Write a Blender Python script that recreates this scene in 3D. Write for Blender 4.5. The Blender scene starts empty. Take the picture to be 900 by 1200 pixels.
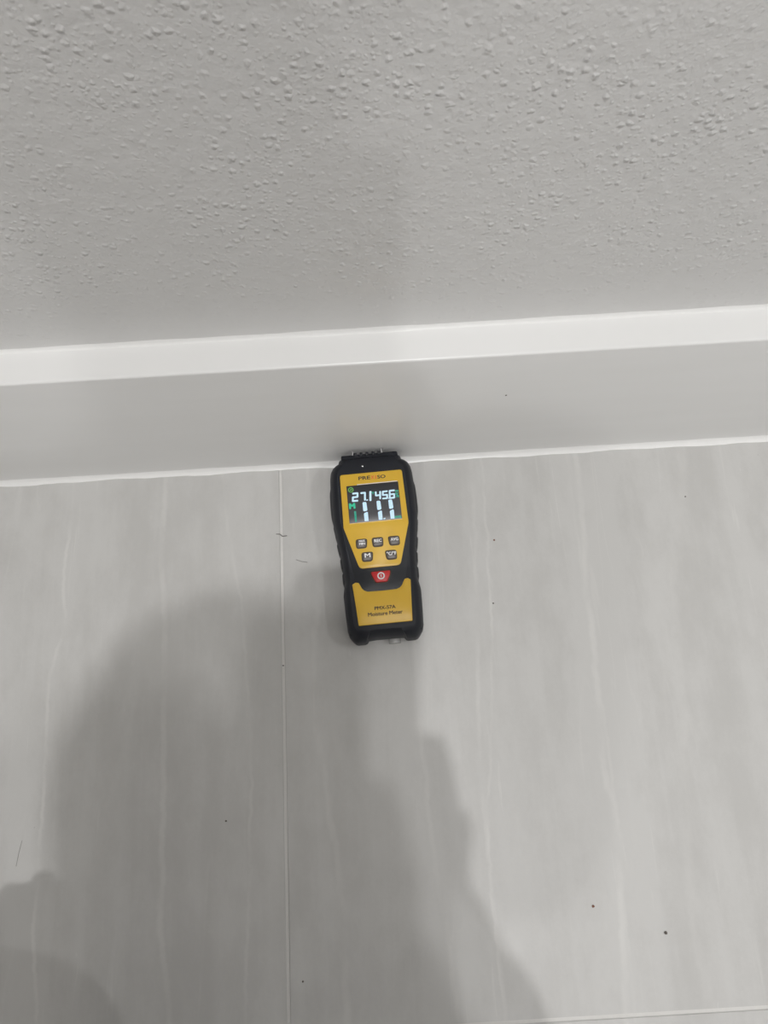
import bpy, bmesh, math, random
from mathutils import Vector, Matrix
random.seed(7)
sc = bpy.context.scene
col = sc.collection

# ------------------------------------------------------------------ camera
CAM = Vector((0.0, -0.2502, 0.61))
PITCH, ROLL = math.radians(71.6), math.radians(3.4)
fwd = Vector((0, math.cos(PITCH), -math.sin(PITCH)))
up0 = Vector((0, math.sin(PITCH), math.cos(PITCH)))
rt0 = Vector((1, 0, 0))
rt = rt0 * math.cos(ROLL) - up0 * math.sin(ROLL)
upv = up0 * math.cos(ROLL) + rt0 * math.sin(ROLL)
cd = bpy.data.cameras.new('camera')
cd.sensor_fit = 'VERTICAL'
cd.sensor_height = 32.0
cd.lens = 32.0 * 900.0 / 1200.0
cd.clip_start = 0.005
cam = bpy.data.objects.new('camera', cd)
cam.matrix_world = Matrix((( rt.x, upv.x, -fwd.x, CAM.x), (rt.y, upv.y, -fwd.y, CAM.y), (rt.z, upv.z, -fwd.z, CAM.z), (0, 0, 0, 1)))
col.objects.link(cam)
sc.camera = cam

# ------------------------------------------------------------------ world, exposure
wd = bpy.data.worlds.new('world'); wd.use_nodes = True
wd.node_tree.nodes['Background'].inputs[0].default_value = (0.8, 0.85, 0.9, 1)
wd.node_tree.nodes['Background'].inputs[1].default_value = 0.3
sc.world = wd
sc.view_settings.view_transform = 'Standard'
sc.view_settings.look = 'None'
sc.view_settings.gamma = 1.0
sc.view_settings.use_curve_mapping = False
sc.view_settings.exposure = -0.33
sc.cycles.use_denoising = True
sc.cycles.denoising_prefilter = 'ACCURATE'
sc.cycles.use_adaptive_sampling = False
sc.cycles.sample_clamp_indirect = 4.0
sc.cycles.max_bounces = 8
sc.cycles.diffuse_bounces = 6
sc.cycles.caustics_reflective = False
sc.cycles.caustics_refractive = False

# the ceiling lamps: x, y, power, lamp diameter, colour
CEIL = 2.40
LAMPS = [
    ('spot_a', 0.00, -0.63, 16.5, 0.040, (1.0, 0.995, 0.99)),
    ('spot_b', 0.125, -0.535, 8.5, 0.075, (1.0, 0.995, 0.99)),
    ('down_c', 0.00, -1.73, 9.5, 0.07, (1.0, 0.995, 0.99)),
    ('down_d', 1.80, -0.38, 11.5, 0.06, (1.0, 0.998, 0.995)),
    ('fill_e', -1.10, -1.90, 4.0, 0.50, (1.0, 0.95, 0.89)),  # unseen lamp added for soft warm fill from the left rear
    ('fill_f', 1.50, -2.20, 4.0, 0.50, (1.0, 0.97, 0.94)),  # second unseen lamp added as soft fill, right rear
]
for nm, x, y, p, dia, c in LAMPS:
    l = bpy.data.lights.new('lamp_light', 'AREA'); l.shape = 'DISK'; l.size = dia
    l.energy = p; l.color = c
    lo = bpy.data.objects.new('lamp_light', l); lo.location = (x, y, CEIL - 0.036)
    col.objects.link(lo)

HEADC = (-0.068, -0.445, 0.96)
KNEER = (-0.045, -0.425, 0.28)
KNEEL = (-0.255, -0.455, 0.30)
ELBOWL = (-0.33, -0.66, 0.58)

# ------------------------------------------------------------------ helpers
def link(name, bm_or_me, mat=None, parent=None, loc=(0, 0, 0), sharp=35, label=None, kind=None):
    if isinstance(bm_or_me, bmesh.types.BMesh):
        me = bpy.data.meshes.new(name); bm_or_me.normal_update(); bm_or_me.to_mesh(me); bm_or_me.free()
    else:
        me = bm_or_me
    if mat:
        me.materials.clear(); me.materials.append(mat)
    if sharp is not None:
        for p in me.polygons: p.use_smooth = True
        me.set_sharp_from_angle(angle=math.radians(sharp))
    o = bpy.data.objects.new(name, me); col.objects.link(o)
    o.location = loc
    if parent: o.parent = parent
    if label: o['label'] = label
    if kind: o['kind'] = kind
    return o

def thing(name, label, cat, loc=(0, 0, 0), rotz=0.0, group=None):
    o = bpy.data.objects.new(name, None); col.objects.link(o)
    o.empty_display_size = 0.02
    o.location = loc; o.rotation_euler = (0, 0, rotz)
    o['label'] = label; o['category'] = cat
    if group: o['group'] = group
    return o

def tag(o, label, cat, group=None):
    o['label'] = label; o['category'] = cat
    if group: o['group'] = group
    return o

def bx(bm, x0, x1, y0, y1, z0, z1):
    v = [bm.verts.new(p) for p in ((x0,y0,z0),(x1,y0,z0),(x1,y1,z0),(x0,y1,z0),(x0,y0,z1),(x1,y0,z1),(x1,y1,z1),(x0,y1,z1))]
    for f in ((3,2,1,0),(4,5,6,7),(0,1,5,4),(1,2,6,5),(2,3,7,6),(3,0,4,7)):
        bm.faces.new([v[i] for i in f])
    return v

def bevel_all(bm, w, seg=2):
    bmesh.ops.bevel(bm, geom=list(bm.edges), offset=w, segments=seg, affect='EDGES', profile=0.6)

def capsule(bm, p0, r0, p1, r1, seg=14):
    """tapered capsule between two joints"""
    p0, p1 = Vector(p0), Vector(p1)
    d = p1 - p0; L = d.length
    q = d.to_track_quat('Z', 'Y').to_matrix() if L > 1e-6 else Matrix.Identity(3)
    rings = []
    n = 4
    for i in range(n + 1):
        a = -math.pi/2 + (math.pi/2) * i / n
        rings.append((r0 * math.sin(a), r0 * math.cos(a)))
    for i in range(n + 1):
        a = (math.pi/2) * i / n
        rings.append((L + r1 * math.sin(a), r1 * math.cos(a)))
    prev = None; first = None
    for z, r in rings:
        if r < 1e-5:
            cur = [bm.verts.new(p0 + q @ Vector((0, 0, z)))]
        else:
            cur = [bm.verts.new(p0 + q @ Vector((r*math.cos(2*math.pi*k/seg), r*math.sin(2*math.pi*k/seg), z))) for k in range(seg)]
        if prev:
            for k in range(seg):
                if len(prev) == 1: bm.faces.new((prev[0], cur[k-1], cur[k]))
                elif len(cur) == 1: bm.faces.new((prev[k-1], prev[k], cur[0]))
                else: bm.faces.new((prev[k-1], prev[k], cur[k], cur[k-1]))
        prev = cur
    bm.normal_update()

def tube(bm, p0, p1, r, seg=12, r1=None):
    p0, p1 = Vector(p0), Vector(p1); r1 = r if r1 is None else r1
    d = p1 - p0; q = d.to_track_quat('Z', 'Y').to_matrix()
    a = [bm.verts.new(p0 + q @ Vector((r*math.cos(2*math.pi*k/seg), r*math.sin(2*math.pi*k/seg), 0))) for k in range(seg)]
    b = [bm.verts.new(p1 + q @ Vector((r1*math.cos(2*math.pi*k/seg), r1*math.sin(2*math.pi*k/seg), 0))) for k in range(seg)]
    for k in range(seg): bm.faces.new((a[k-1], a[k], b[k], b[k-1]))
    bm.faces.new(a[::-1]); bm.faces.new(b)

def lathe(bm, prof, seg=48, center=(0, 0, 0)):
    cx, cy, cz = center; prev = None
    for r, z in prof:
        if r < 1e-6: cur = [bm.verts.new((cx, cy, cz + z))]
        else: cur = [bm.verts.new((cx + r*math.cos(2*math.pi*k/seg), cy + r*math.sin(2*math.pi*k/seg), cz + z)) for k in range(seg)]
        if prev:
            for k in range(seg):
                if len(prev) == 1 and len(cur) == 1: break
                if len(prev) == 1: bm.faces.new((prev[0], cur[k], cur[k-1]))
                elif len(cur) == 1: bm.faces.new((prev[k-1], prev[k], cur[0]))
                else: bm.faces.new((prev[k-1], prev[k], cur[k], cur[k-1]))
        prev = cur
    bmesh.ops.recalc_face_normals(bm, faces=bm.faces)

# ------------------------------------------------------------------ materials
class NT:
    """small helper for node expressions"""
    def __init__(s, name):
        s.m = bpy.data.materials.new(name); s.m.use_nodes = True
        s.t = s.m.node_tree; s.b = s.t.nodes['Principled BSDF']
    def n(s, typ, **kw):
        nd = s.t.nodes.new(typ)
        for k, v in kw.items(): setattr(nd, k, v)
        return nd
    def put(s, sock, v):
        if hasattr(v, 'is_output') or isinstance(v, bpy.types.NodeSocket): s.t.links.new(v, sock)
        else: sock.default_value = v
    def math(s, op, a, b=None, c=None, clamp=False):
        nd = s.n('ShaderNodeMath', operation=op); nd.use_clamp = clamp
        s.put(nd.inputs[0], a)
        if b is not None: s.put(nd.inputs[1], b)
        if c is not None: s.put(nd.inputs[2], c)
        return nd.outputs[0]
    def noise(s, vec, scale, detail=3, rough=0.5, dist=0.0):
        nd = s.n('ShaderNodeTexNoise'); s.put(nd.inputs['Vector'], vec)
        nd.inputs['Scale'].default_value = scale; nd.inputs['Detail'].default_value = detail
        nd.inputs['Roughness'].default_value = rough; nd.inputs['Distortion'].default_value = dist
        return nd.outputs['Fac']
    def ramp(s, v, a, b, lo=0.0, hi=1.0):
        nd = s.n('ShaderNodeMapRange', interpolation_type='SMOOTHSTEP')
        s.put(nd.inputs[0], v)
        for i, x in zip((1, 2, 3, 4), (a, b, lo, hi)): nd.inputs[i].default_value = x
        return nd.outputs[0]
    def scale(s, vec, sx, sy, sz):
        nd = s.n('ShaderNodeMapping'); s.put(nd.inputs[0], vec); nd.inputs['Scale'].default_value = (sx, sy, sz)
        return nd.outputs[0]
    def mix(s, f, a, b):
        nd = s.n('ShaderNodeMix', data_type='RGBA'); s.put(nd.inputs[0], f)
        s.put(nd.inputs[6], a); s.put(nd.inputs[7], b)
        return nd.outputs[2]
    def pos(s): return s.n('ShaderNodeNewGeometry').outputs['Position']
    def obj(s): return s.n('ShaderNodeTexCoord').outputs['Object']
    def base(s, v): s.put(s.b.inputs['Base Color'], v)
    def rough(s, v): s.put(s.b.inputs['Roughness'], v)
    def bump(s, h, strength, dist):
        nd = s.n('ShaderNodeBump'); s.put(nd.inputs['Height'], h)
        nd.inputs['Strength'].default_value = strength; nd.inputs['Distance'].default_value = dist
        s.t.links.new(nd.outputs[0], s.b.inputs['Normal'])

def C(r, g, b): return (r, g, b, 1.0)

def mat_plain(name, c, rough=0.5, var=0.06, scale=60, bump=0.0, spec=0.5, metallic=0.0):
    k = NT(name); n = k.noise(k.obj(), scale, 4, 0.6)
    lo = C(*[x*(1-var) for x in c]); hi = C(*[min(1, x*(1+var)) for x in c])
    k.base(k.mix(n, lo, hi)); k.rough(rough)
    k.b.inputs['Specular IOR Level'].default_value = spec; k.b.inputs['Metallic'].default_value = metallic
    if bump: k.bump(n, 0.6, bump)
    return k.m

def mat_glow(name, c, strength):
    k = NT(name); n = k.noise(k.obj(), 900, 2)
    k.base(C(0.02, 0.02, 0.02)); k.rough(0.3)
    k.put(k.b.inputs['Emission Color'], C(*c))
    k.put(k.b.inputs['Emission Strength'], k.math('MULTIPLY', k.ramp(n, 0.2, 0.8, 0.85, 1.1), strength))
    return k.m

# wall paint over a sprayed orange-peel texture
k = NT('wall_orange_peel_paint'); P = k.pos()
sp = k.n('ShaderNodeSeparateXYZ'); k.put(sp.inputs[0], P)
f1 = k.noise(P, 95, 3, 0.55)
f2 = k.noise(P, 360, 2, 0.5)
def blobs(scale, r0, keep, seed):
    wn = k.n('ShaderNodeTexNoise'); k.put(wn.inputs['Vector'], P); wn.inputs['Scale'].default_value = scale*1.3; wn.inputs['Detail'].default_value = 1
    sub = k.n('ShaderNodeVectorMath', operation='MULTIPLY_ADD'); k.put(sub.inputs[0], wn.outputs['Color']); sub.inputs[1].default_value = (0.45/scale,)*3; k.put(sub.inputs[2], P)
    off = k.n('ShaderNodeVectorMath', operation='ADD'); k.put(off.inputs[0], sub.outputs[0]); off.inputs[1].default_value = (seed, seed*1.7, seed*0.6)
    v = k.n('ShaderNodeTexVoronoi'); k.put(v.inputs['Vector'], off.outputs[0]); v.inputs['Scale'].default_value = scale
    sep = k.n('ShaderNodeSeparateColor'); k.put(sep.inputs[0], v.outputs['Color'])
    m = k.math('MULTIPLY', k.ramp(sep.outputs[0], keep, keep+0.1), k.ramp(sep.outputs[1], 0, 1, 0.4, 1.0))
    return k.math('MULTIPLY', m, k.ramp(v.outputs['Distance'], 0.0, r0, 1.0, 0.0))
patch = k.ramp(k.noise(P, 16, 3, 0.6), 0.35, 0.62, 0.45, 1.0)
fade = k.ramp(sp.outputs[2], 0.172, 0.27, 0.35, 1.0)
bl = k.math('ADD', blobs(215, 0.50, 0.50, 0.0), k.math('MULTIPLY', blobs(370, 0.55, 0.40, 3.1), 0.50))
h = k.math('ADD', k.math('MULTIPLY', bl, patch), k.math('ADD', k.math('MULTIPLY', f1, 0.9), k.math('MULTIPLY', f2, 0.10)))
h = k.math('MULTIPLY', h, fade)
k.bump(h, 1.0, 0.0010)
tone = k.noise(P, 5, 3, 0.6)
k.base(k.mix(tone, C(0.690, 0.687, 0.680), C(0.725, 0.722, 0.715))); k.rough(0.33)
M_WALL = k.m

# enamel of the skirting board
k = NT('white_skirting_enamel'); P = k.pos()
n = k.noise(k.scale(P, 1, 1, 6), 9, 3, 0.5)
sm = k.ramp(k.noise(P, 60, 4, 0.7), 0.70, 0.78)
c0 = k.mix(n, C(0.80, 0.80, 0.79), C(0.84, 0.84, 0.835))
k.base(k.mix(k.math('MULTIPLY', sm, 0.15), c0, C(0.5, 0.48, 0.45)))
k.rough(0.30); k.bump(k.noise(P, 160, 2), 0.05, 0.0006)
M_SKIRT = k.m
M_SEAL = mat_plain('white_sealant', (0.86, 0.86, 0.85), 0.3, 0.03, 200, 0.0003)
M_CEIL = mat_plain('ceiling_paint', (0.82, 0.81, 0.79), 0.7, 0.02, 8)
M_GROUT = mat_plain('pale_grout', (0.69, 0.68, 0.66), 0.8, 0.06, 300, 0.0002)

# porcelain tile: pale warm grey with long veins running away from the wall
def vein(k, x, y, pts, width, wob):
    """pts = [(y, x) ...] in metres"""
    fc = k.n('ShaderNodeFloatCurve')
    Y0, Y1, X0, X1 = -0.45, 0.05, -0.45, 0.45
    cv = fc.mapping.curves[0]
    pts = sorted(pts)
    pts = [(Y0, pts[0][1])] + pts + [(Y1, pts[-1][1])] if pts[0][0] > Y0 else pts
    P2 = [((a - Y0)/(Y1 - Y0), (b - X0)/(X1 - X0)) for a, b in pts]
    P2 = [p for p in P2 if 0 <= p[0] <= 1]
    cv.points[0].location = P2[0]; cv.points[1].location = P2[-1]
    for p in P2[1:-1]: cv.points.new(*p)
    fc.mapping.update()
    k.put(fc.inputs['Value'], k.ramp_lin(y, Y0, Y1))
    cx = k.math('MULTIPLY_ADD', fc.outputs[0], X1 - X0, X0)
    cx = k.math('ADD', cx, wob)
    d = k.math('ABSOLUTE', k.math('SUBTRACT', x, cx))
    return k.ramp(d, width*0.15, width, 1.0, 0.0)
def ramp_lin(s, v, a, b):
    nd = s.n('ShaderNodeMapRange'); s.put(nd.inputs[0], v)
    nd.inputs[1].default_value = a; nd.inputs[2].default_value = b
    return nd.outputs[0]
NT.ramp_lin = ramp_lin

k = NT('grey_veined_porcelain'); P = k.pos()
sp = k.n('ShaderNodeSeparateXYZ'); k.put(sp.inputs[0], P)
X, Y = sp.outputs[0], sp.outputs[1]
broad = k.noise(k.scale(P, 9, 1.1, 1), 1.0, 4, 0.55, 0.4)
mid = k.noise(k.scale(P, 38, 3.0, 1), 1.0, 4, 0.6, 0.6)
fine = k.noise(k.scale(P, 150, 9, 1), 1.0, 4, 0.65, 0.5)
cloud = k.noise(k.scale(P, 1.5, 0.8, 1), 24, 6, 0.66)
grain = k.noise(P, 420, 3, 0.6)
t = k.math('ADD', k.math('MULTIPLY', broad, 0.36), k.math('MULTIPLY', mid, 0.22))
t = k.math('ADD', t, k.math('MULTIPLY', cloud, 0.34))
t = k.math('ADD', t, k.math('MULTIPLY', grain, 0.05))
c0 = k.mix(k.ramp(t, 0.38, 0.57), C(0.520, 0.514, 0.500), C(0.585, 0.580, 0.567))
# procedural hair veins
hv = k.ramp(k.math('ABSOLUTE', k.math('SUBTRACT', k.noise(k.scale(P, 26, 1.6, 1), 1.0, 3, 0.5, 0.8), 0.5)), 0.0, 0.012, 1.0, 0.0)
hv = k.math('MULTIPLY', hv, k.ramp(k.noise(k.scale(P, 8, 5, 1), 1.0, 2), 0.48, 0.66))
st = k.math('MULTIPLY', k.ramp(fine, 0.60, 0.74), k.ramp(mid, 0.48, 0.62))
wob = k.math('MULTIPLY', k.math('SUBTRACT', k.noise(k.scale(P, 3, 26, 1), 1.0, 5, 0.7), 0.5), 0.010)
VE = [([(-0.0117, -0.2623), (-0.0459, -0.2634), (-0.0969, -0.2646), (-0.1217, -0.2613), (-0.1653, -0.2702), (-0.2043, -0.2704), (-0.2357, -0.2691), (-0.2661, -0.2678), (-0.3041, -0.2671), (-0.3376, -0.2679), (-0.4041, -0.2609)], 0.0022, 0.55), ([(-0.005, -0.1839), (-0.0656, -0.1854), (-0.109, -0.1818), (-0.164, -0.1799), (-0.2095, -0.1797), (-0.3003, -0.1772), (-0.3425, -0.1769), (-0.4089, -0.1687)], 0.0035, 0.4), ([(-0.0159, -0.1348), (-0.0692, -0.1272), (-0.1056, -0.1214), (-0.1233, -0.1186)], 0.002, 0.35), ([(-0.0739, -0.0509), (-0.1165, -0.0578), (-0.1775, -0.0623), (-0.197, -0.0641), (-0.266, -0.0545), (-0.3188, -0.0482), (-0.363, -0.0462), (-0.3947, -0.0463)], 0.004, 0.3), ([(-0.022, 0.0847), (-0.0894, 0.0831), (-0.1591, 0.0789), (-0.224, 0.073), (-0.2845, 0.0638)], 0.0018, 0.45), ([(-0.0215, 0.0761), (-0.0888, 0.0727), (-0.1585, 0.0681), (-0.2235, 0.0633)], 0.0025, 0.3), ([(-0.0576, 0.1646), (-0.1296, 0.1588), (-0.1904, 0.1582), (-0.2595, 0.1534), (-0.2896, 0.1566), (-0.3464, 0.1529), (-0.4199, 0.1456)], 0.004, 0.45), ([(-0.1904, 0.1582), (-0.2598, 0.1585), (-0.3071, 0.1564), (-0.4202, 0.1514)], 0.002, 0.3), ([(-0.0327, 0.2531), (-0.0987, 0.2342), (-0.2198, 0.2195), (-0.3212, 0.2044)], 0.006, 0.2), ([(-0.3169, 0.022), (-0.3669, 0.0272), (-0.4139, 0.0292)], 0.003, 0.3)]
acc = k.math('MAXIMUM', k.math('MULTIPLY', hv, 0.16), k.math('MULTIPLY', st, 0.32))
brk = k.noise(k.scale(P, 60, 18, 1), 1.0, 4, 0.6)
for pts, w, s_ in VE:
    v = vein(k, X, Y, pts, w, wob)
    acc = k.math('MAXIMUM', acc, k.math('MULTIPLY', v, k.ramp(brk, 0.32, 0.66, s_*0.1, s_*0.85)))
fleck = k.ramp(k.noise(k.scale(P, 160, 90, 1), 1.0, 2), 0.70, 0.76)
acc = k.math('MAXIMUM', acc, k.math('MULTIPLY', fleck, k.ramp(cloud, 0.5, 0.7, 0.0, 0.5)))
c1 = k.mix(acc, c0, C(0.72, 0.71, 0.69))
dk = k.math('MULTIPLY', k.ramp(k.noise(k.scale(P, 210, 150, 1), 1.0, 2), 0.765, 0.79), k.ramp(k.noise(P, 9, 2), 0.5, 0.65))
c2 = k.mix(k.math('MULTIPLY', dk, 0.5), c1, C(0.25, 0.22, 0.2))
k.base(c2)
k.rough(k.ramp(cloud, 0.3, 0.7, 0.42, 0.55))
k.b.inputs['Specular IOR Level'].default_value = 0.35
k.bump(grain, 0.25, 0.0002)
M_TILE = k.m

M_RUBBER = mat_plain('black_rubber', (0.012, 0.0135, 0.019), 0.45, 0.15, 900, 0.00006, 0.3)
M_BLACK = mat_plain('black_plastic', (0.011, 0.013, 0.018), 0.4, 0.1, 500, 0.0, 0.45)
M_YELLOW = mat_plain('yellow_plastic', (0.74, 0.46, 0.045), 0.33, 0.05, 120, 0.0, 0.5)
M_GLASS = mat_plain('dark_display_glass', (0.030, 0.031, 0.037), 0.28, 0.1, 200, 0.0, 0.45)
M_BTN = mat_plain('grey_button_rubber', (0.10, 0.088, 0.082), 0.4, 0.1, 800)
M_BTNEDGE = mat_plain('dark_button_skirt', (0.055, 0.04, 0.025), 0.5, 0.1, 800)
M_RED = mat_plain('red_button_plastic', (0.62, 0.025, 0.028), 0.35, 0.05, 400)
M_WHITE = mat_plain('white_print', (0.85, 0.85, 0.86), 0.5, 0.02, 500)
M_INK = mat_plain('black_print', (0.03, 0.02, 0.02), 0.5, 0.05, 500)
M_REDINK = mat_plain('red_print', (0.75, 0.16, 0.05), 0.5, 0.05, 500)
M_STEEL = mat_plain('bright_steel', (0.75, 0.75, 0.76), 0.2, 0.03, 500, 0.0, 0.5, 1.0)
M_CLEAR = mat_plain('grey_clear_plastic', (0.30, 0.30, 0.29), 0.25, 0.05, 500)
M_DIGIT = mat_glow('display_white_glow', (0.62, 0.86, 1.0), 1.15)
M_TEAL = mat_glow('display_teal_glow', (0.0, 0.72, 0.40), 0.85)
M_TEALDIM = mat_glow('display_dim_teal_glow', (0.01, 0.46, 0.30), 0.85)
M_GREEN = mat_glow('display_green_glow', (0.18, 0.62, 0.10), 0.75)
M_LAMP = mat_glow('lamp_diffuser', (1.0, 0.98, 0.95), 1.5)
M_GRIT = mat_plain('dark_grit', (0.13, 0.115, 0.10), 0.8, 0.2, 3000)
M_GRITRED = mat_plain('brown_grit', (0.20, 0.09, 0.06), 0.8, 0.2, 3000)
M_HAIRF = mat_plain('grey_fibre', (0.22, 0.21, 0.20), 0.7, 0.1, 3000)

# ------------------------------------------------------------------ the room
XL, XR, YB, T = -1.90, 2.45, -2.90, 0.0248
def struct(name, bm, mat, parent=None, sharp=30):
    o = link(name, bm, mat, parent, sharp=sharp)
    if not parent: o['kind'] = 'structure'
    return o

bm = bmesh.new(); bx(bm, XL, XR, YB, T, -0.05, -0.0007); floor = struct('floor', bm, M_GROUT)
# tiles: every cell of the 600 mm grid, trimmed at the walls
GX, GY, S, G = -0.0862, -0.4200, 0.600, 0.0011
ix0 = math.floor((XL - GX)/S); ix1 = math.ceil((XR - GX)/S)
cache = {}
for i in range(ix0, ix1):
    for j in range(-6, 1):
        x0, x1 = max(XL, GX + i*S + G), min(XR, GX + (i+1)*S - G)
        y0, y1 = max(YB, GY + j*S + G), min(T - 0.004, GY + (j+1)*S - G)
        if x1 - x0 < 0.02 or y1 - y0 < 0.02: continue
        key = (round(x1-x0, 4), round(y1-y0, 4))
        if key not in cache:
            b = bmesh.new(); w, d = key
            bx(b, -w/2, w/2, -d/2, d/2, -0.008, 0.0)
            bmesh.ops.bevel(b, geom=[e for e in b.edges if all(v.co.z > -0.001 for v in e.verts)], offset=0.0005, segments=2, affect='EDGES')
            me = bpy.data.meshes.new('tile'); b.to_mesh(me); b.free(); me.materials.append(M_TILE); cache[key] = me
        o = bpy.data.objects.new('tile', cache[key]); col.objects.link(o)
        o.location = ((x0+x1)/2, (y0+y1)/2, random.uniform(-0.00008, 0.00008)); o.parent = floor

bm = bmesh.new(); bx(bm, XL-0.1, XR+0.1, T, T+0.12, -0.05, CEIL); struct('wall_back', bm, M_WALL)
bm = bmesh.new(); bx(bm, XL-0.1, XL, YB, T, -0.05, CEIL); struct('wall_left', bm, M_WALL)
bm = bmesh.new(); bx(bm, XR, XR+0.1, YB, T, -0.05, CEIL); struct('wall_right', bm, M_WALL)
bm = bmesh.new(); bx(bm, XL-0.1, XR+0.1, YB-0.1, YB, -0.05, CEIL); struct('wall_front', bm, M_WALL)
bm = bmesh.new(); bx(bm, XL-0.1, XR+0.1, YB-0.1, T+0.12, CEIL, CEIL+0.1); struct('ceiling', bm, M_CEIL)

# skirting board: profile (depth from wall, height), long strips with soft, hand-painted waviness
def skirting(name, L, prof, mat, n=120):
    bm = bmesh.new(); rows = []
    for a in range(n + 1):
        x = XL + (XR - XL)*a/n
        wv = 0.00012*math.sin(x*31) + 0.00008*math.sin(x*77+1)
        rows.append([bm.verts.new((x, p[0] + wv*(p[2] if len(p) > 2 else 0), p[1] + wv*(p[2] if len(p) > 2 else 0))) for p in prof])
    for a in range(n):
        for b in range(len(prof)-1):
            bm.faces.new((rows[a][b], rows[a+1][b], rows[a+1][b+1], rows[a][b+1]))
    bmesh.ops.recalc_face_normals(bm, faces=bm.faces)
    return struct(name, bm, mat, sharp=50)
HB = 0.1657
prof = [(0.0, 0.0)]
prof += [(0.0, HB-0.0016), (0.0003, HB-0.0007), (0.0009, HB-0.0002), (0.0018, HB+0.0)]
prof += [(T-0.0, HB+0.0003), (T, 0.0), (0.0, 0.0)]
skirting('baseboard_back', 0, prof, M_SKIRT)
# other three sides
def plainskirt(name, x0, x1, y0, y1):
    bm = bmesh.new(); bx(bm, x0, x1, y0, y1, 0, HB); bevel_all(bm, 0.0015); struct(name, bm, M_SKIRT)
plainskirt('baseboard_left', XL, XL+T, YB, 0.0-0.001)
plainskirt('baseboard_right', XR-T, XR, YB, 0.0-0.001)
plainskirt('baseboard_front', XL+T+.001, XR-T-.001, YB, YB+T)
# sealant beads
def bead(name, yc, zc, ry, rz, sy, n=700):
    bm = bmesh.new(); rows = []
    for a in range(n+1):
        x = XL + 0.03 + (XR - XL - 0.06)*a/n
        w = 1 + 0.10*math.sin(x*43+2) + 0.08*math.sin(x*118) + random.uniform(-0.04, 0.04)
        ring = [(0.0, rz*w), (-0.28*ry*w, 0.46*rz*w), (-0.62*ry*w, 0.16*rz*w), (-ry*w, 0.0), (0, 0)]
        rows.append([bm.verts.new((x, yc + sy*p, zc + q)) for p, q in ring])
    for a in range(n):
        for b in range(4):
            bm.faces.new((rows[a][b], rows[a+1][b], rows[a+1][b+1], rows[a][b+1]))
    bmesh.ops.recalc_face_normals(bm, faces=bm.faces)
    return struct(name, bm, M_SEAL, sharp=60)
bead('trim_1', 0.0, 0.0, 0.0044, 0.0034, 1)
bead('trim_2', T, HB+0.0003, 0.0024, 0.0030, 1)

# ------------------------------------------------------------------ moisture meter (local millimetres)
MM = 0.001
meter = thing('moisture_meter', 'black and yellow handheld moisture meter with lit display, pins against the white baseboard', 'moisture meter',
              (-0.0066, -0.080, 0.0), math.radians(2.2))
def zb(y):   # height of the black housing's top face
    pts = [(-90, 24.0), (-77, 25.2), (-67, 27.6), (-21, 27.8), (9, 30.0), (59, 30.0), (67, 28.9), (76, 26.8), (90, 26.0)]
    for (a, za), (b, z2) in zip(pts, pts[1:]):
        if a <= y <= b: return za + (z2-za)*(y-a)/(b-a)
    return 26.0
CUTS = (-67, -21, 9, 59, 67)
def bisect_y(bm, cuts=CUTS):
    for c in cuts:
        bmesh.ops.bisect_plane(bm, geom=list(bm.verts)+list(bm.edges)+list(bm.faces), plane_co=(0, c, 0), plane_no=(0, 1, 0))
def to_m(bm):
    for v in bm.verts: v.co *= MM

half = [(9, 75.6), (23.6, 74.9), (25.4, 74.0), (26.0, 72.6), (26.4, 70.8), (28.6, 69.6), (31.4, 67.0), (33.2, 63.4), (34.0, 58), (34.3, 50), (34.6, 34), (34.4, 20),
        (33.2, 13), (32.0, 3), (30.6, -6), (29.8, -14), (29.3, -24), (29.2, -32), (30.0, -36), (30.6, -40), (30.2, -54), (29.5, -68), (28.6, -71.5),
        (26.2, -75), (24.4, -76.8), (22.4, -77.5), (17.0, -77.5), (15.8, -77.0), (14.6, -75.0), (8, -74.6)]
outl = [(x, y) for x, y in half] + [(-x, y) for x, y in reversed(half)]
bm = bmesh.new()
rings = [(0.0, 3.2), (1.5, 1.2), (4.5, 0.2), (8, 0), (18, 0), (22.5, 0.7), (26.2, 2.4), (28.6, 4.2), (30.0, 6.4)]
prev = None
for z, ins in rings:
    cur = []
    for x, y in outl:
        sx, sy = 1 - ins/34.5, 1 - ins*0.75/77.0
        xx, yy = x*sx, y*sy
        zz = z * (1 + (zb(yy)/30.0 - 1)*min(1, max(0, (z-8)/14)))
        cur.append(bm.verts.new((xx, yy, zz)))
    if prev:
        n = len(cur)
        for i in range(n): bm.faces.new((prev[i], cur[i], cur[(i+1) % n], prev[(i+1) % n]))
    else: bm.faces.new(cur)
    prev = cur
topf = bm.faces.new(prev[::-1])
# level top ring first so that the cut lines stay clean, then drop to the profile
for v in prev: v.co.z = 30.0
bisect_y(bm)
for v in bm.verts:
    if abs(v.co.z - 30.0) < 0.3: v.co.z = zb(v.co.y)
bmesh.ops.triangulate(bm, faces=[f for f in bm.faces if len(f.verts) > 4])
bmesh.ops.recalc_face_normals(bm, faces=bm.faces)
to_m(bm)
link('body', bm, M_RUBBER, meter, sharp=28)

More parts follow.
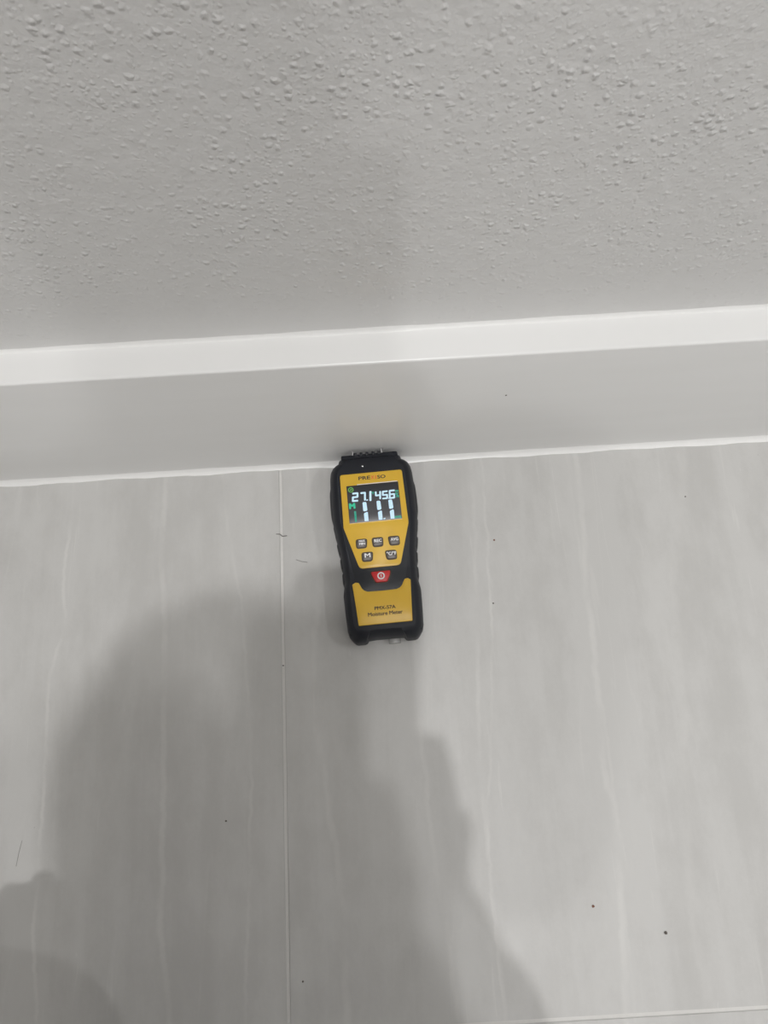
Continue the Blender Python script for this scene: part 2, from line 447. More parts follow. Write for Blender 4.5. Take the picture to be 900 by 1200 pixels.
# rubber side pads and waist ribs
def pad(name, s, y0, y1, prot, z0=3.5, z1=24.0):
    def hw(y):
        h = sorted([(b, a) for a, b in half])
        for (a, wa), (b, wb) in zip(h, h[1:]):
            if a <= y <= b: return wa + (wb-wa)*(y-a)/(b-a+1e-9)
        return 30
    b = bmesh.new(); rows = []
    n = 8
    for i in range(n+1):
        t = i/n; y = y0 + (y1-y0)*t
        e = min(1, 5.0*min(t, 1-t) + 0.0)
        w = hw(y)
        o_ = w + prot*(0.0 + math.sqrt(max(0, e)))
        rows.append([b.verts.new((s*px, y, pz)) for px, pz in ((w-2.5, z0), (o_-0.6, z0+0.4), (o_, z0+3), (o_, z1-6), (o_-1.0, z1-2.6), (o_-3.2, z1+0.6), (o_-6.2, z1+2.4), (w-8.0, z1+1.5))])
    for i in range(n):
        for j in range(7):
            b.faces.new((rows[i][j], rows[i+1][j], rows[i+1][j+1], rows[i][j+1]))
    b.faces.new(rows[0]); b.faces.new(rows[-1][::-1])
    for i in range(n): b.faces.new((rows[i][7], rows[i+1][7], rows[i+1][0], rows[i][0]))
    bmesh.ops.recalc_face_normals(b, faces=b.faces); to_m(b)
    return link(name, b, M_RUBBER, meter, sharp=40)
for s in (-1, 1):
    pad('side_pad', s, 20.5, 50.5, 0.9, 3.5, 24.2)
    pad('side_pad', s, 5.5, 18.5, 0.6, 3.5, 23.2)
    pad('grip_rib', s, -7.2, 3.8, 1.0, 3.5, 22.8)
    pad('grip_rib', s, -19.0, -8.6, 1.1, 3.5, 22.4)
    pad('grip_rib', s, -31.6, -20.6, 1.1, 3.5, 22.2)
    # corner bumpers at the tail
    b = bmesh.new()
    vs = bx(b, 16.4 if s > 0 else -28.0, 28.0 if s > 0 else -16.4, -76.9, -68.0, 1.5, 21.5)
    for v in vs:
        if abs(v.co.x) > 20 and v.co.y < -72: v.co.y += 5.2
        if v.co.z > 20 and v.co.y < -73: v.co.z -= 1.6
    bevel_all(b, 1.2, 3); to_m(b); link('corner_bumper', b, M_RUBBER, meter)

# top cap with comb teeth and the two electrode pins
b = bmesh.new()
vs = bx(b, -23.6, 23.6, 68.0, 75.9, 4.0, 26.8)
for v in vs:
    if v.co.y > 72 and v.co.z > 20: v.co.z -= 0.6
    if v.co.y > 72: v.co.x *= 0.985
bevel_all(b, 1.9, 4); to_m(b); link('top_cap', b, M_RUBBER, meter)
for i in range(5):
    x = -11.4 + i*4.9
    b = bmesh.new(); bx(b, x-1.2, x+1.2, 74.0, 76.9, 6.0, 27.0); bevel_all(b, 0.5, 2); to_m(b); link('comb_tooth', b, M_BLACK, meter)
for x in (-13.4, 10.4):
    b = bmesh.new(); tube(b, (x, 75.0, 25.6), (x, 78.6, 25.6), 0.75, 14); tube(b, (x, 78.6, 25.6), (x, 80.6+ (0.5 if x > 0 else -0.3), 25.6), 0.75, 14, 0.12)
    to_m(b); link('electrode_pin', b, M_STEEL, meter, label='shiny steel pin reaching the baseboard')

# ---- panels
def rounded(poly, r):
    """round polygon corners; r is a number or per-corner list"""
    out = []; n = len(poly)
    for i in range(n):
        p = Vector(poly[i]); a = Vector(poly[i-1]); c = Vector(poly[(i+1) % n])
        rr = r[i] if isinstance(r, (list, tuple)) else r
        u, w = (a-p), (c-p); lu, lw = u.length, w.length; u.normalize(); w.normalize()
        k_ = min(rr, lu*0.48, lw*0.48)
        if k_ < 0.05: out.append((p.x, p.y)); continue
        for t in (0, .2, .4, .6, .8, 1):
            q = (p+u*k_)*(1-t)**2 + p*2*t*(1-t) + (p+w*k_)*t*t
            out.append((q.x, q.y))
    return out
def inset(poly, d):
    n = len(poly); out = []
    area = sum(poly[i-1][0]*poly[i][1]-poly[i][0]*poly[i-1][1] for i in range(n))
    sg = 1 if area > 0 else -1
    for i in range(n):
        a, b_, c = Vector(poly[i-1]), Vector(poly[i]), Vector(poly[(i+1) % n])
        t = (c-a)
        if t.length < 1e-9: out.append(poly[i]); continue
        t.normalize(); nn = Vector((-t.y, t.x))*sg
        out.append((b_.x + nn.x*d, b_.y + nn.y*d))
    return out
def plate(name, poly, mat, parent, lift, drop=3.0, bev=0.35, zfun=None, cuts=CUTS, sharp=30, label=None):
    """solid plate whose top follows the housing's profile; lift = height above it"""
    zfun = zfun or zb
    b = bmesh.new(); prev = None
    for o_, dz in ((0, -drop), (0, -bev), (bev*0.35, -bev*0.3), (bev, 0.0)):
        cur = [b.verts.new((x, y, dz)) for x, y in inset(poly, o_)]
        if prev:
            for i in range(len(cur)): b.faces.new((prev[i], prev[(i+1) % len(cur)], cur[(i+1) % len(cur)], cur[i]))
        else: b.faces.new(cur[::-1])
        prev = cur
    b.faces.new(prev)
    bisect_y(b, cuts)
    for v in b.verts: v.co.z += zfun(v.co.y) + lift
    bmesh.ops.triangulate(b, faces=[f for f in b.faces if len(f.verts) > 4])
    bmesh.ops.recalc_face_normals(b, faces=b.faces)
    to_m(b)
    return link(name, b, mat, parent, sharp=sharp, label=label)

upper = rounded([(-25.2, 57.0), (25.2, 57.0), (26.0, 11.8), (16.2, -21.6), (-15.8, -21.6), (-25.6, 11.8)], [2.2, 2.2, 1.2, 3.0, 3.0, 1.2])
plate('keypad_surround', rounded([(-26.4, 58.2), (26.4, 58.2), (27.2, 11.4), (20.0, -30.0), (16.6, -41.0), (-16.6, -41.0), (-20.0, -30.0), (-26.8, 11.4)], 3.0), M_BLACK, meter, 0.25, 2.0)
plate('front_panel', upper, M_YELLOW, meter, 0.9)
lower = [(-22.6, -33.6), (-20.0, -32.2), (-17.6, -32.6), (-16.6, -34.6), (-15.4, -37.4), (-13.6, -39.2), (-11.2, -40.2), (0, -40.5), (10.9, -40.3), (13.8, -39.4), (15.8, -37.4),
         (17.2, -34.6), (18.2, -32.9), (20.6, -32.4), (22.8, -33.8), (21.8, -50), (20.9, -66.0), (-20.3, -66.0), (-21.3, -50)]
plate('label_panel', rounded(lower, 0.7), M_YELLOW, meter, 0.9)

# ---- display
ZD = lambda y: 30.0
scr = rounded([(-20.7, 46.9), (21.2, 46.9), (21.3, 15.2), (-20.6, 15.2)], 0.5)
rim = rounded([(-21.3, 47.5), (21.8, 47.5), (21.9, 14.6), (-21.2, 14.6)], 0.6)
plate('display_rim', rim, M_YELLOW, meter, 0.98, 2.0, 0.25, ZD)
display = plate('display', scr, M_GLASS, meter, 1.08, 1.6, 0.15, ZD, label='dark lit screen showing 27.1, 45.6 and 11.1')
ZS = 31.10
# white strip painting the highlight along the window's upper edge
b = bmesh.new(); bx(b, -12.0, 20.6, 47.0, 47.55, 30.6, 31.35); bevel_all(b, 0.12); to_m(b); link('edge_highlight', b, M_WHITE, meter, label='white strip painted as a highlight along the upper edge of the screen window')

def flat_poly(b, pts, z, th=0.08):
    lo = [b.verts.new((x, y, z)) for x, y in pts]; hi = [b.verts.new((x, y, z+th)) for x, y in pts]
    n = len(pts)
    b.faces.new(lo[::-1]); b.faces.new(hi)
    for i in range(n): b.faces.new((lo[i], lo[(i+1) % n], hi[(i+1) % n], hi[i]))
SEG = {'0': 'abcdef', '1': 'bc', '2': 'abged', '3': 'abgcd', '4': 'fgbc', '5': 'afgcd', '6': 'afgedc', '7': 'abc', '8': 'abcdefg', '9': 'abcdfg'}
def digit(ch, cx, cy, w, h, t, mat, name='digit', dot=False, slant=0.08):
    b = bmesh.new()
    def sg(x0, y0, x1, y1):
        d = Vector((x1-x0, y1-y0)); d.normalize(); nn = Vector((-d.y, d.x))*t/2
        e = t*0.34; q = t*0.22; a = Vector((x0, y0)) - d*e; c = Vector((x1, y1)) + d*e
        pts = [a-nn*0.5, a+d*q-nn, c-d*q-nn, c-nn*0.5, c+nn*0.5, c-d*q+nn, a+d*q+nn, a+nn*0.5]
        flat_poly(b, [(cx+p.x+slant*p.y, cy+p.y) for p in pts], ZS)
    X_, Y_ = w/2-t/2, h/2-t/2
    if ch == '1': 
        for s_ in ((0, Y_+t/2, 0, 0), (0, 0, 0, -Y_-t/2)): sg(*s_)
    else:
        S_ = {'a': (-X_, Y_, X_, Y_), 'b': (X_, Y_, X_, 0), 'c': (X_, 0, X_, -Y_), 'd': (-X_, -Y_, X_, -Y_), 'e': (-X_, 0, -X_, -Y_), 'f': (-X_, Y_, -X_, 0), 'g': (-X_, 0, X_, 0)}
        for s_ in SEG[ch]: sg(*S_[s_])
    if dot:
        dx = w/2 + 0.5 if ch != '1' else t/2 + 0.8
        flat_poly(b, [(cx+dx-0.6, cy-h/2), (cx+dx+0.8, cy-h/2+0.1), (cx+dx+0.9, cy-h/2+1.0), (cx+dx-0.4, cy-h/2+0.9)], ZS)
    to_m(b); return link(name, b, mat, display, sharp=None)
digit('2', -14.3, 36.9, 5.2, 7.8, 1.5, M_DIGIT)
digit('7', -8.0, 36.8, 4.6, 7.6, 1.5, M_DIGIT, dot=True)
digit('1', -2.1, 36.6, 2.4, 7.2, 1.7, M_DIGIT)
digit('4', 4.0, 36.6, 4.9, 7.2, 1.4, M_DIGIT)
digit('5', 9.6, 36.4, 4.8, 7.2, 1.35, M_DIGIT, dot=True)
digit('6', 15.2, 36.4, 5.0, 7.6, 1.4, M_DIGIT)
for x, d_ in ((-7.3, False), (3.9, True), (13.4, False)):
    b = bmesh.new()
    flat_poly(b, [(x-1.6, 24.9), (x-1.0, 24.2), (x+1.3, 24.5), (x+1.8, 25.2), (x+1.5, 31.2), (x+0.9, 31.9), (x-1.1, 32.0), (x-1.6, 31.3)], ZS)
    flat_poly(b, [(x-1.2, 16.0), (x+1.9, 15.9), (x+2.0, 22.9), (x+1.5, 23.6), (x-0.6, 22.9), (x-1.3, 22.1)], ZS)
    if d_: flat_poly(b, [(x+2.7, 15.9), (x+4.2, 16.4), (x+4.0, 17.3), (x+2.6, 16.9)], ZS)
    to_m(b); link('digit', b, M_DIGIT, display, sharp=None)
digit('1', -15.4, 20.6, 1.6, 8.0, 1.6, M_TEALDIM, name='memory_digit', slant=0.0)

def text(s, cx, cy, z, width, height, mat, parent, name, bold=0.0, ext=0.04, zfun=None):
    """flat lettering fitted into width x height (mm); bold = stroke thickening in mm"""
    cu = bpy.data.curves.new(name, 'FONT'); cu.body = s; cu.size = 1.0; cu.extrude = 0.0
    cu.resolution_u = 3
    to = bpy.data.objects.new(name, cu); col.objects.link(to)
    dg = bpy.context.evaluated_depsgraph_get(); dg.update()
    me = bpy.data.meshes.new_from_object(to.evaluated_get(dg))
    bpy.data.objects.remove(to, do_unlink=True)
    xs = [v.co.x for v in me.vertices]; ys = [v.co.y for v in me.vertices]
    ax, bx_, ay, by = min(xs), max(xs), min(ys), max(ys)
    shifts = [(-bold, 0), (bold, 0), (0, bold*0.7), (0, -bold*0.7), (0, 0)] if bold else [(0, 0)]
    vs, fs = [], []
    w_, h_ = width - 2*bold, height - 1.4*bold
    for i, (dx, dy) in enumerate(shifts):
        n0 = len(vs)
        for v in me.vertices:
            x = cx + ((v.co.x-ax)/(bx_-ax) - 0.5)*w_ + dx; y = cy + ((v.co.y-ay)/(by-ay) - 0.5)*h_ + dy
            vs.append((x*MM, y*MM, ((zfun(y) if zfun else 0) + z + ext + i*0.004)*MM))
        fs += [[n0 + q for q in p.vertices] for p in me.polygons]
    m2 = bpy.data.meshes.new(name); m2.from_pydata(vs, [], fs); m2.update()
    return link(name, m2, mat, parent, sharp=None)
ZP = lambda y: zb(y) + 0.9
text('PRE', -5.6, 52.6, 0.02, 9.6, 3.1, M_INK, meter, 'brand_lettering', 0.16, zfun=ZP, ext=0.03)
text('X', 1.0, 52.5, 0.02, 2.8, 3.1, M_REDINK, meter, 'brand_lettering', 0.14, zfun=ZP, ext=0.03)['label'] = 'red letter X of the brand name'
text('I', 3.6, 52.4, 0.02, 0.9, 3.1, M_REDINK, meter, 'brand_lettering', 0.14, zfun=ZP, ext=0.03)
text('SO', 8.2, 52.4, 0.02, 6.8, 3.1, M_INK, meter, 'brand_lettering', 0.16, zfun=ZP, ext=0.03)
text('PMX-57A', 1.0, -53.8, 0.02, 16.2, 2.8, M_INK, meter, 'model_lettering', 0.12, zfun=ZP, ext=0.03)
text('Moisture Meter', 0.8, -58.2, 0.02, 26.6, 3.0, M_INK, meter, 'name_lettering', 0.11, zfun=ZP, ext=0.03)
text('M', -17.3, 29.6, ZS, 5.0, 5.0, M_TEAL, display, 'memory_symbol', 0.45)
text('%', 19.3, 35.4, ZS, 3.0, 4.4, M_TEALDIM, display, 'percent_symbol', 0.18)
text('RH', 19.4, 38.8, ZS, 2.6, 1.7, M_TEALDIM, display, 'humidity_symbol', 0.18)
text('°F', -0.1, 38.9, ZS, 2.4, 2.4, M_TEALDIM, display, 'degree_symbol', 0.18)
text('WM%', 18.0, 16.9, ZS, 5.6, 2.3, M_TEALDIM, display, 'wood_symbol', 0.18)
# timer ring with a small mark
def annulus(b, cx, cy, r0, r1, z, a0=0, a1=360, n=28, th=0.08):
    for i in range(n):
        t0, t1 = math.radians(a0+(a1-a0)*i/n), math.radians(a0+(a1-a0)*(i+1)/n)
        flat_poly(b, [(cx+r0*math.cos(t0), cy+r0*math.sin(t0)), (cx+r1*math.cos(t0), cy+r1*math.sin(t0)), (cx+r1*math.cos(t1), cy+r1*math.sin(t1)), (cx+r0*math.cos(t1), cy+r0*math.sin(t1))], z, th)
b = bmesh.new(); annulus(b, -17.3, 43.4, 1.5, 2.2, ZS)
flat_poly(b, [(-18.2, 43.0), (-17.0, 42.6), (-16.4, 43.8), (-17.0, 44.4)], ZS); to_m(b)
link('timer_symbol', b, M_GREEN, display, sharp=None)

# ---- buttons
for x, y, leg, w, h in ((-12.6, -2.0, None, 0, 0), (0.2, -1.9, 'REC', 6.0, 2.5), (13.2, -2.0, 'AVG', 6.2, 2.5), (-9.0, -12.8, 'M', 4.6, 3.4), (9.8, -13.0, '°C/°F', 7.6, 2.9)):
    lean = 0.07 * (-1 if x < -1 else (1 if x > 1 else 0))
    sk = rounded([(x-4.7+lean*-4, y+3.9), (x+4.7+lean*-4, y+3.9), (x+4.2+lean*4, y-3.9), (x-4.2+lean*4, y-3.9)], 2.3)
    plate('button_recess', sk, M_BTNEDGE, meter, 1.0, 1.5, 0.1)
    bp = rounded([(x-4.2+lean*-4, y+3.4), (x+4.2+lean*-4, y+3.4), (x+3.8+lean*4, y-3.3), (x-3.8+lean*4, y-3.3)], 2.1)
    bt = plate('button', bp, M_BTN, meter, 2.1, 1.6, 0.6)
    Z2 = lambda yy: zb(yy) + 2.1
    if leg: text(leg, x+0.3, y+0.9, 0.03, w, h, M_WHITE, bt, 'button_legend', 0.14, zfun=Z2)
    else:
        text('MAX', x+0.5, y+1.9, 0.03, 4.8, 1.8, M_WHITE, bt, 'button_legend', 0.14, zfun=Z2)
        text('MIN', x+0.5, y-0.3, 0.03, 4.8, 1.8, M_WHITE, bt, 'button_legend', 0.14, zfun=Z2)
rp = rounded([(-7.4, -25.1), (7.8, -25.1), (7.6, -27.6), (4.8, -33.8), (-4.2, -33.8), (-7.0, -27.6)], 1.3)
plate('power_recess', inset(rp, -0.9), M_BTNEDGE, meter, 0.4, 1.0, 0.2)
pw = plate('power_button', rp, M_RED, meter, 1.9, 1.9, 0.7, label='red power button')
zc = zb(-29) + 1.95
b = bmesh.new(); annulus(b, 0.3, -29.0, 1.9, 2.9, zc); bx(b, 0.0, 0.6, -30.2, -27.8, zc, zc+0.09); to_m(b)
link('power_symbol', b, M_WHITE, pw, sharp=None)
# small steel dome added for a glint above the panel and a screw boss at the right
b = bmesh.new(); lathe(b, [(0.9, 0), (0.8, 0.4), (0.45, 0.7), (0, 0.8)], 20, (-6.3, 63.4, zb(63.4)-0.1)); to_m(b)
link('glint_dome', b, M_STEEL, meter, label='tiny steel dome added for a glint above the yellow panel')
b = bmesh.new(); lathe(b, [(1.3, 0), (1.2, 0.4), (0.8, 0.6), (0, 0.6)], 24, (28.4, 45.5, 28.2)); to_m(b)
link('screw_cap', b, M_CLEAR, meter)
# grey clip that shows under the tail
b = bmesh.new(); bx(b, 1.5, 11.0, -78.2, -60.0, 2.0, 5.0); bevel_all(b, 0.8, 2); to_m(b)
link('belt_clip', b, M_CLEAR, meter, label='grey clip end under the tail')

# ------------------------------------------------------------------ grit on the floor
def px(x, y, z=0.0):
    d = fwd + rt*(x-450)/900.0 - upv*(y-600)/900.0
    return CAM + d*((z-CAM.z)/d.z)
def crumb(x, y, r, mat, name, label, flat=0.5):
    r *= 0.72
    p = px(x, y); b = bmesh.new()
    bmesh.ops.create_icosphere(b, subdivisions=2, radius=r)
    for v in b.verts:
        v.co *= random.uniform(0.75, 1.2); v.co.z *= flat
    mz = min(v.co.z for v in b.verts)
    o = link(name, b, mat, None, (p.x, p.y, -mz), sharp=60)
    return tag(o, label, 'grit', 'specks of grit lying on the grey floor tiles')
crumb(332, 780, 0.0008, M_GRIT, 'grit_speck', 'dark speck of grit on the pale grout line left of the meter')
crumb(578, 707, 0.0009, M_GRIT, 'grit_speck', 'black speck of grit right of the meter, level with its tail label')
crumb(579, 633, 0.0011, M_GRITRED, 'grit_speck', 'reddish brown crumb on the floor right of the meter buttons')
crumb(695, 1062, 0.0014, M_GRITRED, 'grit_speck', 'brown crumb low in the lit floor, nearer the shadow edge')
crumb(780, 1093, 0.0015, M_GRIT, 'grit_speck', 'dark round crumb low in the lit floor at the right')
crumb(355, 1150, 0.0009, M_GRIT, 'grit_speck', 'small dark speck beside the grout line at the bottom edge')
crumb(265, 962, 0.0010, M_GRIT, 'grit_speck', 'dark speck inside the shadow left of the grout line')
crumb(803, 582, 0.0008, M_GRIT, 'grit_speck', 'tiny dark speck near the baseboard at the right')
def fibre(pts, r, name, label):
    b = bmesh.new()
    P_ = [px(*p) + Vector((0, 0, r)) for p in pts]
    for a, c in zip(P_, P_[1:]): capsule(b, a, r, c, r, 6)
    o = P_[0].copy()
    for v in b.verts: v.co -= o
    return tag(link(name, b, M_HAIRF, None, o, sharp=60), label, 'fibre', 'stray fibres on the floor tiles')
fibre([(324, 626), (328, 626), (331, 628.5), (336, 628)], 0.00038, 'stray_fibre', 'short dark fibre lying across the pale grout line')
fibre([(347, 656), (353, 658), (360, 659)], 0.0002, 'stray_fibre', 'faint thin fibre right of the grout line near the meter')
fibre([(26, 985), (22, 1000), (19, 1015)], 0.00014, 'stray_fibre', 'thin fibre on the shaded floor at the left edge')
p = CAM + (fwd + rt*(593-450)/900 - upv*(463-600)/900)
d = p - CAM; t_ = (0-CAM.y)/d.y; p = CAM + d*t_
b = bmesh.new(); bmesh.ops.create_icosphere(b, subdivisions=1, radius=0.0008)
for v in b.verts: v.co.y *= 0.4
tag(link('paint_nib', b, M_GRIT, None, (p.x, -0.0002, p.z)), 'tiny dark nib stuck on the white baseboard face', 'grit')

# PERSON START
# ------------------------------------------------------------------ the photographer, squatting behind the lens, and the phone
def cloth(name, c, scale=900):
    k = NT(name); n = k.noise(k.obj(), 14, 4, 0.6); w = k.noise(k.obj(), scale, 2)
    k.base(k.mix(n, C(*[x*0.85 for x in c]), C(*[min(1, x*1.1) for x in c]))); k.rough(0.85); k.bump(w, 0.5, 0.0006)
    return k.m
M_SKIN = mat_plain('skin', (0.58, 0.36, 0.27), 0.5, 0.06, 30)
M_JUMPER = cloth('grey_knit_cloth', (0.30, 0.30, 0.31))
M_TROUSERS = cloth('dark_blue_twill', (0.06, 0.075, 0.11))
M_SHOE = mat_plain('black_shoe_leather', (0.03, 0.03, 0.032), 0.5, 0.1, 60)
M_HAIR = mat_plain('dark_brown_hair', (0.045, 0.03, 0.02), 0.6, 0.3, 220, 0.001)

def chain(bm, pts):
    for (a, ra), (c, rc) in zip(pts, pts[1:]): capsule(bm, a, ra, c, rc)
def fuse(name, bm, mat, parent, voxel, smooth=6, label=None):
    me = bpy.data.meshes.new(name + '_raw'); bm.to_mesh(me); bm.free()
    o = bpy.data.objects.new(name + '_raw', me); col.objects.link(o)
    r = o.modifiers.new('r', 'REMESH'); r.mode = 'VOXEL'; r.voxel_size = voxel
    s_ = o.modifiers.new('s', 'SMOOTH'); s_.iterations = smooth; s_.factor = 0.5
    dg = bpy.context.evaluated_depsgraph_get(); dg.update()
    m2 = bpy.data.meshes.new_from_object(o.evaluated_get(dg))
    bpy.data.objects.remove(o, do_unlink=True)
    return link(name, m2, mat, parent, sharp=None if False else 80, label=label)

PO = Vector((-0.15, -0.80, 0.0))
person = thing('person', 'person squatting by the wall in a grey jumper, holding a phone over the meter', 'person', PO)
def R(p): return Vector(p) - PO
# head frame: face looks down at the phone, crown points at the wall
HC = Vector(HEADC)
fd = (Vector((-0.02, -0.33, 0.60)) - HC).normalized()
cr = (Vector((0, 1, 0)) - fd*fd.y).normalized(); sd = fd.cross(cr)
def H(s_, f_, u_): return HC + sd*s_ + fd*f_ + cr*u_ - PO
body = bmesh.new()
def ell(bm, c, rx, ry, rz, sub=3):
    """ellipsoid in the head frame: side, face, crown radii"""
    r = bmesh.ops.create_icosphere(bm, subdivisions=sub, radius=1.0)
    for v in r['verts']: v.co = c + sd*(v.co.x*rx) + fd*(v.co.y*ry) + cr*(v.co.z*rz)
ell(body, H(0, -0.008, 0.022), 0.073, 0.090, 0.088)          # skull
ell(body, H(0, 0.022, -0.035), 0.058, 0.062, 0.075)          # face
ell(body, H(0, 0.050, -0.088), 0.030, 0.026, 0.022)          # chin
ell(body, H(0, 0.086, -0.030), 0.012, 0.020, 0.014)          # nose tip
ell(body, H(0, 0.080, -0.012), 0.008, 0.012, 0.026)          # nose bridge
ell(body, H(0, 0.074, 0.016), 0.048, 0.012, 0.010)           # brow
ell(body, H(0, 0.078, -0.058), 0.022, 0.008, 0.005); ell(body, H(0, 0.077, -0.067), 0.019, 0.008, 0.006)   # lips
for s_ in (-1, 1):
    ell(body, H(s_*0.074, -0.005, -0.018), 0.009, 0.020, 0.031)   # ear
    ell(body, H(s_*0.040, 0.058, -0.028), 0.020, 0.018, 0.018)    # cheekbone
NK = Vector((-0.070, HC.y-0.170, HC.z-0.055))
chain(body, [(H(0, -0.030, -0.055), 0.055), (R(NK), 0.058)])
CH = Vector((-0.10, -0.67, 0.76)); MID = Vector((-0.13, -0.77, 0.57)); PEL = Vector((-0.15, -0.84, 0.37))
chain(body, [(R(NK), 0.06), (R(CH), 0.115), (R(MID), 0.125), (R(PEL), 0.14)])
def hand(bm, wrist, palm_end, side, nrm, curl, L=1.0, thumb_dir=None, spread=0.006):
    """palm from wrist to knuckles, four fingers of unequal length, a thumb from the side"""
    w, p = Vector(wrist), Vector(palm_end); side = Vector(side).normalized(); nrm = Vector(nrm).normalized()
    d = (p - w).normalized()
    for q in (-1.5, -0.5, 0.5, 1.5):
        capsule(bm, R(w + side*q*0.011), 0.014, R(p + side*q*0.020), 0.0125, 12)
    for q, ln in ((-1.5, 0.80), (-0.5, 0.97), (0.5, 1.0), (1.5, 0.92)):
        a = p + side*q*0.020; u = d.copy(); rad = 0.0088; pos = a
        for seg, cu_ in zip((0.040, 0.026, 0.020), curl):
            rot = Matrix.Rotation(cu_, 3, side.cross(nrm).cross(nrm) if False else d.cross(nrm))
            u = (rot @ u).normalized()
            q2 = pos + u*seg*ln*L
            capsule(bm, R(pos), rad, R(q2), rad*0.9, 12); pos = q2; rad *= 0.93
    th = w + d*0.03 + side*0.028
    tdv = Vector(thumb_dir).normalized() if thumb_dir else (side*0.8 + d*0.6).normalized()
    m_ = th + tdv*0.036; e_ = m_ + (tdv*0.6 + d*0.7).normalized()*0.032
    capsule(bm, R(th), 0.013, R(m_), 0.0105, 12); capsule(bm, R(m_), 0.0105, R(e_), 0.009, 12)
# right arm holds the phone by its lower end: four fingers under it, thumb over the screen
pf = fwd; pu = upv; prr = rt
PH = CAM - pf*0.0085 - prr*0.020 - pu*0.060         # phone centre
def Ph(a, b, c): return PH + prr*a + pu*b - pf*c      # right, up, towards the viewer
RW = Ph(0.052, -0.128, -0.022); RE = Vector((0.065, -0.63, 0.58)); RS = Vector((0.065, -0.64, 0.81)); LS = Vector((-0.265, -0.64, 0.81))
chain(body, [(R(CH), 0.09), (R(RS), 0.062), (R(RE), 0.046), (R(RW), 0.027)])
for q in (-1, 0, 1): capsule(body, R(RW + pu*q*0.008), 0.016, R(Ph(0.046, -0.062 + q*0.020, -0.019)), 0.012, 12)
for i, (b0, ln) in enumerate(((-0.030, 0.062), (-0.051, 0.066), (-0.072, 0.062), (-0.092, 0.050))):
    k0 = Ph(0.046, b0, -0.018); k1 = Ph(0.046 - ln*0.5, b0 + 0.004, -0.0165); k2 = Ph(0.046 - ln, b0 + 0.006, -0.0135); k3 = Ph(0.046 - ln - 0.016, b0+0.007, -0.0125)
    capsule(body, R(k0), 0.0090, R(k1), 0.0083, 12); capsule(body, R(k1), 0.0083, R(k2), 0.0078, 12); capsule(body, R(k2), 0.0078, R(k3), 0.0072, 12)
capsule(body, R(Ph(0.050, -0.100, -0.012)), 0.014, R(Ph(0.056, -0.066, 0.007)), 0.011, 12)
capsule(body, R(Ph(0.056, -0.066, 0.007)), 0.0105, R(Ph(0.029, -0.040, 0.0155)), 0.0086, 12)
# left arm rests its hand on the left knee
KR, KL = Vector(KNEER), Vector(KNEEL)
LE = Vector(ELBOWL); LW = KL + Vector((0.05, -0.04, 0.085))
chain(body, [(R(CH), 0.09), (R(LS), 0.062), (R(LE), 0.045), (R(LW), 0.027)])
hand(body, LW, LW + Vector((-0.02, 0.085, -0.012)), (1, 0.2, 0.1), (0, 0.1, 1), (-0.35, -0.5, -0.4), thumb_dir=(0.15, 1, -0.35))
# legs
AR, AL = Vector((-0.03, -0.75, 0.13)), Vector((-0.28, -0.77, 0.13))
for K_, A_, hx in ((KR, AR, -0.06), (KL, AL, -0.24)):
    chain(body, [(R((hx, -0.82, 0.34)), 0.085), (R(K_), 0.056), (R(A_), 0.036)])
    chain(body, [(R(A_), 0.036), (R(A_ + Vector((0.0, 0.14, -0.055))), 0.025)])
fuse('body', body, M_SKIN, person, 0.0042, 3)
for s_ in (-1, 1):
    b = bmesh.new(); ell(b, H(s_*0.030, 0.074, -0.004), 0.0125, 0.010, 0.0085, 3); link('eye', b, M_WHITE, person, sharp=80)
b = bmesh.new(); ell(b, H(0, -0.018, 0.034), 0.081, 0.094, 0.092, 4); ell(b, H(0, -0.045, -0.02), 0.074, 0.068, 0.060, 4)
for v in b.verts: v.co += Vector((random.uniform(-1, 1), random.uniform(-1, 1), random.uniform(-1, 1)))*0.0015
fuse('hair', b, M_HAIR, person, 0.005, 2)
# clothes
b = bmesh.new()
chain(b, [(R(NK + Vector((0, -0.035, -0.02))), 0.068), (R(CH), 0.135), (R(MID), 0.142), (R((-0.15, -0.83, 0.43)), 0.150)])
chain(b, [(R(CH), 0.10), (R(RS), 0.074), (R(RE), 0.058), (R(RE.lerp(RW, 0.80)), 0.040)])
chain(b, [(R(CH), 0.10), (R(LS), 0.074), (R(LE), 0.056), (R(LE.lerp(LW, 0.85)), 0.040)])
fuse('jumper', b, M_JUMPER, person, 0.008, 4)
b = bmesh.new()
chain(b, [(R((-0.15, -0.83, 0.46)), 0.135), (R(PEL), 0.155)])
for K_, A_, hx in ((KR, AR, -0.06), (KL, AL, -0.24)):
    chain(b, [(R((hx, -0.82, 0.34)), 0.100), (R(K_), 0.068), (R(A_ + Vector((0, 0, 0.03))), 0.052)])
fuse('trousers', b, M_TROUSERS, person, 0.008, 4)
for A_ in (AR, AL):
    b = bmesh.new()
    capsule(b, R((A_.x, A_.y-0.03, 0.080)), 0.042, R((A_.x, A_.y+0.15, 0.036)), 0.036)
    capsule(b, R(A_), 0.048, R((A_.x, A_.y+0.09, 0.055)), 0.042)
    capsule(b, R((A_.x+0.012, A_.y+0.14, 0.03)), 0.030, R((A_.x-0.012, A_.y+0.14, 0.03)), 0.030)
    for v in b.verts: v.co.z = max(v.co.z, 0.002)
    fuse('shoe', b, M_SHOE, person, 0.006, 3)

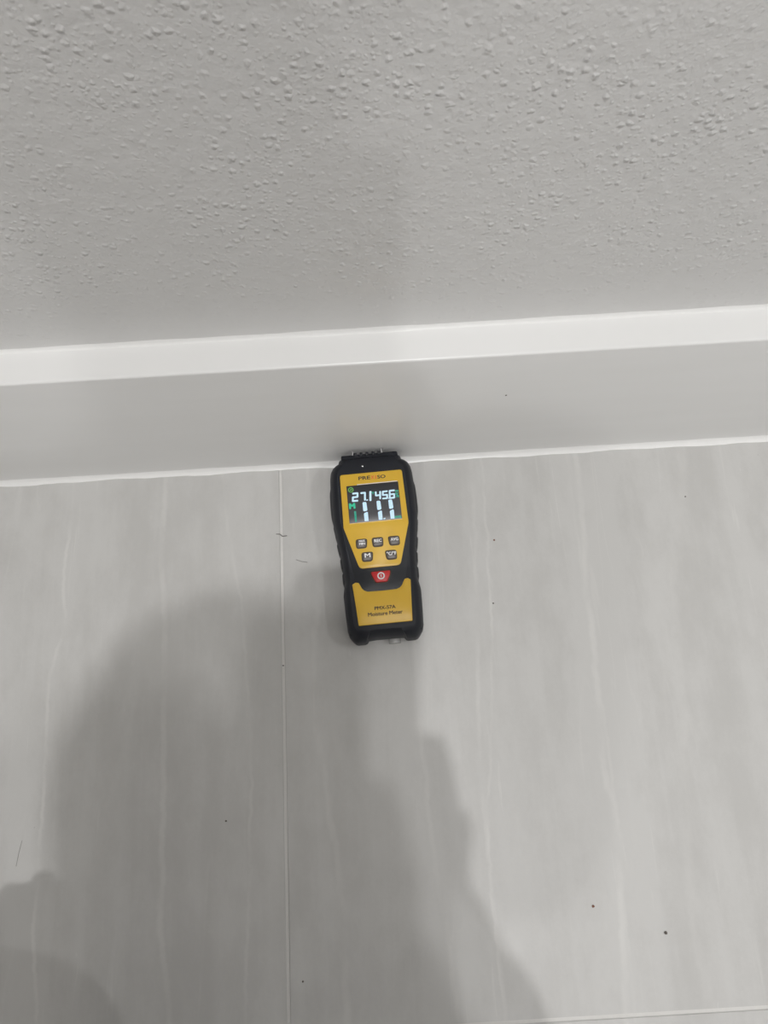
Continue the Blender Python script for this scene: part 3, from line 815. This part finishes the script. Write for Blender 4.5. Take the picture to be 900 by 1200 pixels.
ph = thing('smartphone', 'smartphone held flat above the meter in the right hand of the person', 'phone', PH)
rot = Matrix((prr, pu, -pf)).transposed()
ph.rotation_mode = 'QUATERNION'; ph.rotation_quaternion = rot.to_quaternion()
def slab(name, w, h, z0, z1, r, mat, parent, bev=0.0008):
    b = bmesh.new()
    poly = rounded([(w/2*1000, h/2*1000), (-w/2*1000, h/2*1000), (-w/2*1000, -h/2*1000), (w/2*1000, -h/2*1000)], r*1000)
    prev = None
    for o_, z in ((bev*1000, z0), (0, z0+bev), (0, z1-bev), (bev*1000, z1)):
        cur = [b.verts.new((x*MM, y*MM, z)) for x, y in inset(poly, o_)]
        if prev:
            for i in range(len(cur)): b.faces.new((prev[i], prev[(i+1) % len(cur)], cur[(i+1) % len(cur)], cur[i]))
        else: b.faces.new(cur[::-1])
        prev = cur
    b.faces.new(prev); bmesh.ops.recalc_face_normals(b, faces=b.faces)
    return link(name, b, mat, parent)
slab('casing', 0.075, 0.156, -0.004, 0.004, 0.011, M_BLACK, ph)
slab('screen', 0.071, 0.152, 0.0036, 0.0043, 0.009, M_GLASS, ph, 0.0003)
b = bmesh.new(); lathe(b, [(0.0075, -0.0038), (0.0075, -0.0052), (0.0066, -0.0055), (0.0056, -0.0050), (0.0, -0.0050)], 32, (0.020, 0.060, 0)); link('lens_ring', b, M_STEEL, ph)
b = bmesh.new(); lathe(b, [(0.0062, -0.0038), (0.0062, -0.0050), (0.005, -0.0053), (0.0, -0.0053)], 32, (0.020, 0.040, 0)); link('lens', b, M_GLASS, ph)

# ------------------------------------------------------------------ ceiling lamps
for (nm, x, y, p_, dia, c_), lab in zip(LAMPS, ('round ceiling downlight straight above the meter', 'round ceiling downlight just right of the one above the meter',
        'round ceiling downlight behind the person', 'round ceiling downlight by the back wall at the far right',
        'large round ceiling light added for soft fill in the left rear of the room', 'large round ceiling light added for soft fill in the right rear of the room')):
    t = thing('ceiling_light', lab, 'ceiling light', (x, y, CEIL), group='ceiling downlights')
    r_ = dia/2 + 0.012
    b = bmesh.new(); lathe(b, [(r_-0.002, 0), (r_+0.012, 0), (r_+0.012, -0.006), (r_+0.004, -0.022), (r_, -0.030), (r_-0.004, -0.030), (r_-0.004, -0.004)], 40); link('lamp_ring', b, M_CEIL, t)
    b = bmesh.new(); lathe(b, [(0, -0.016), (r_-0.005, -0.016), (r_-0.005, -0.021), (0, -0.024)], 40); link('diffuser', b, M_LAMP, t)
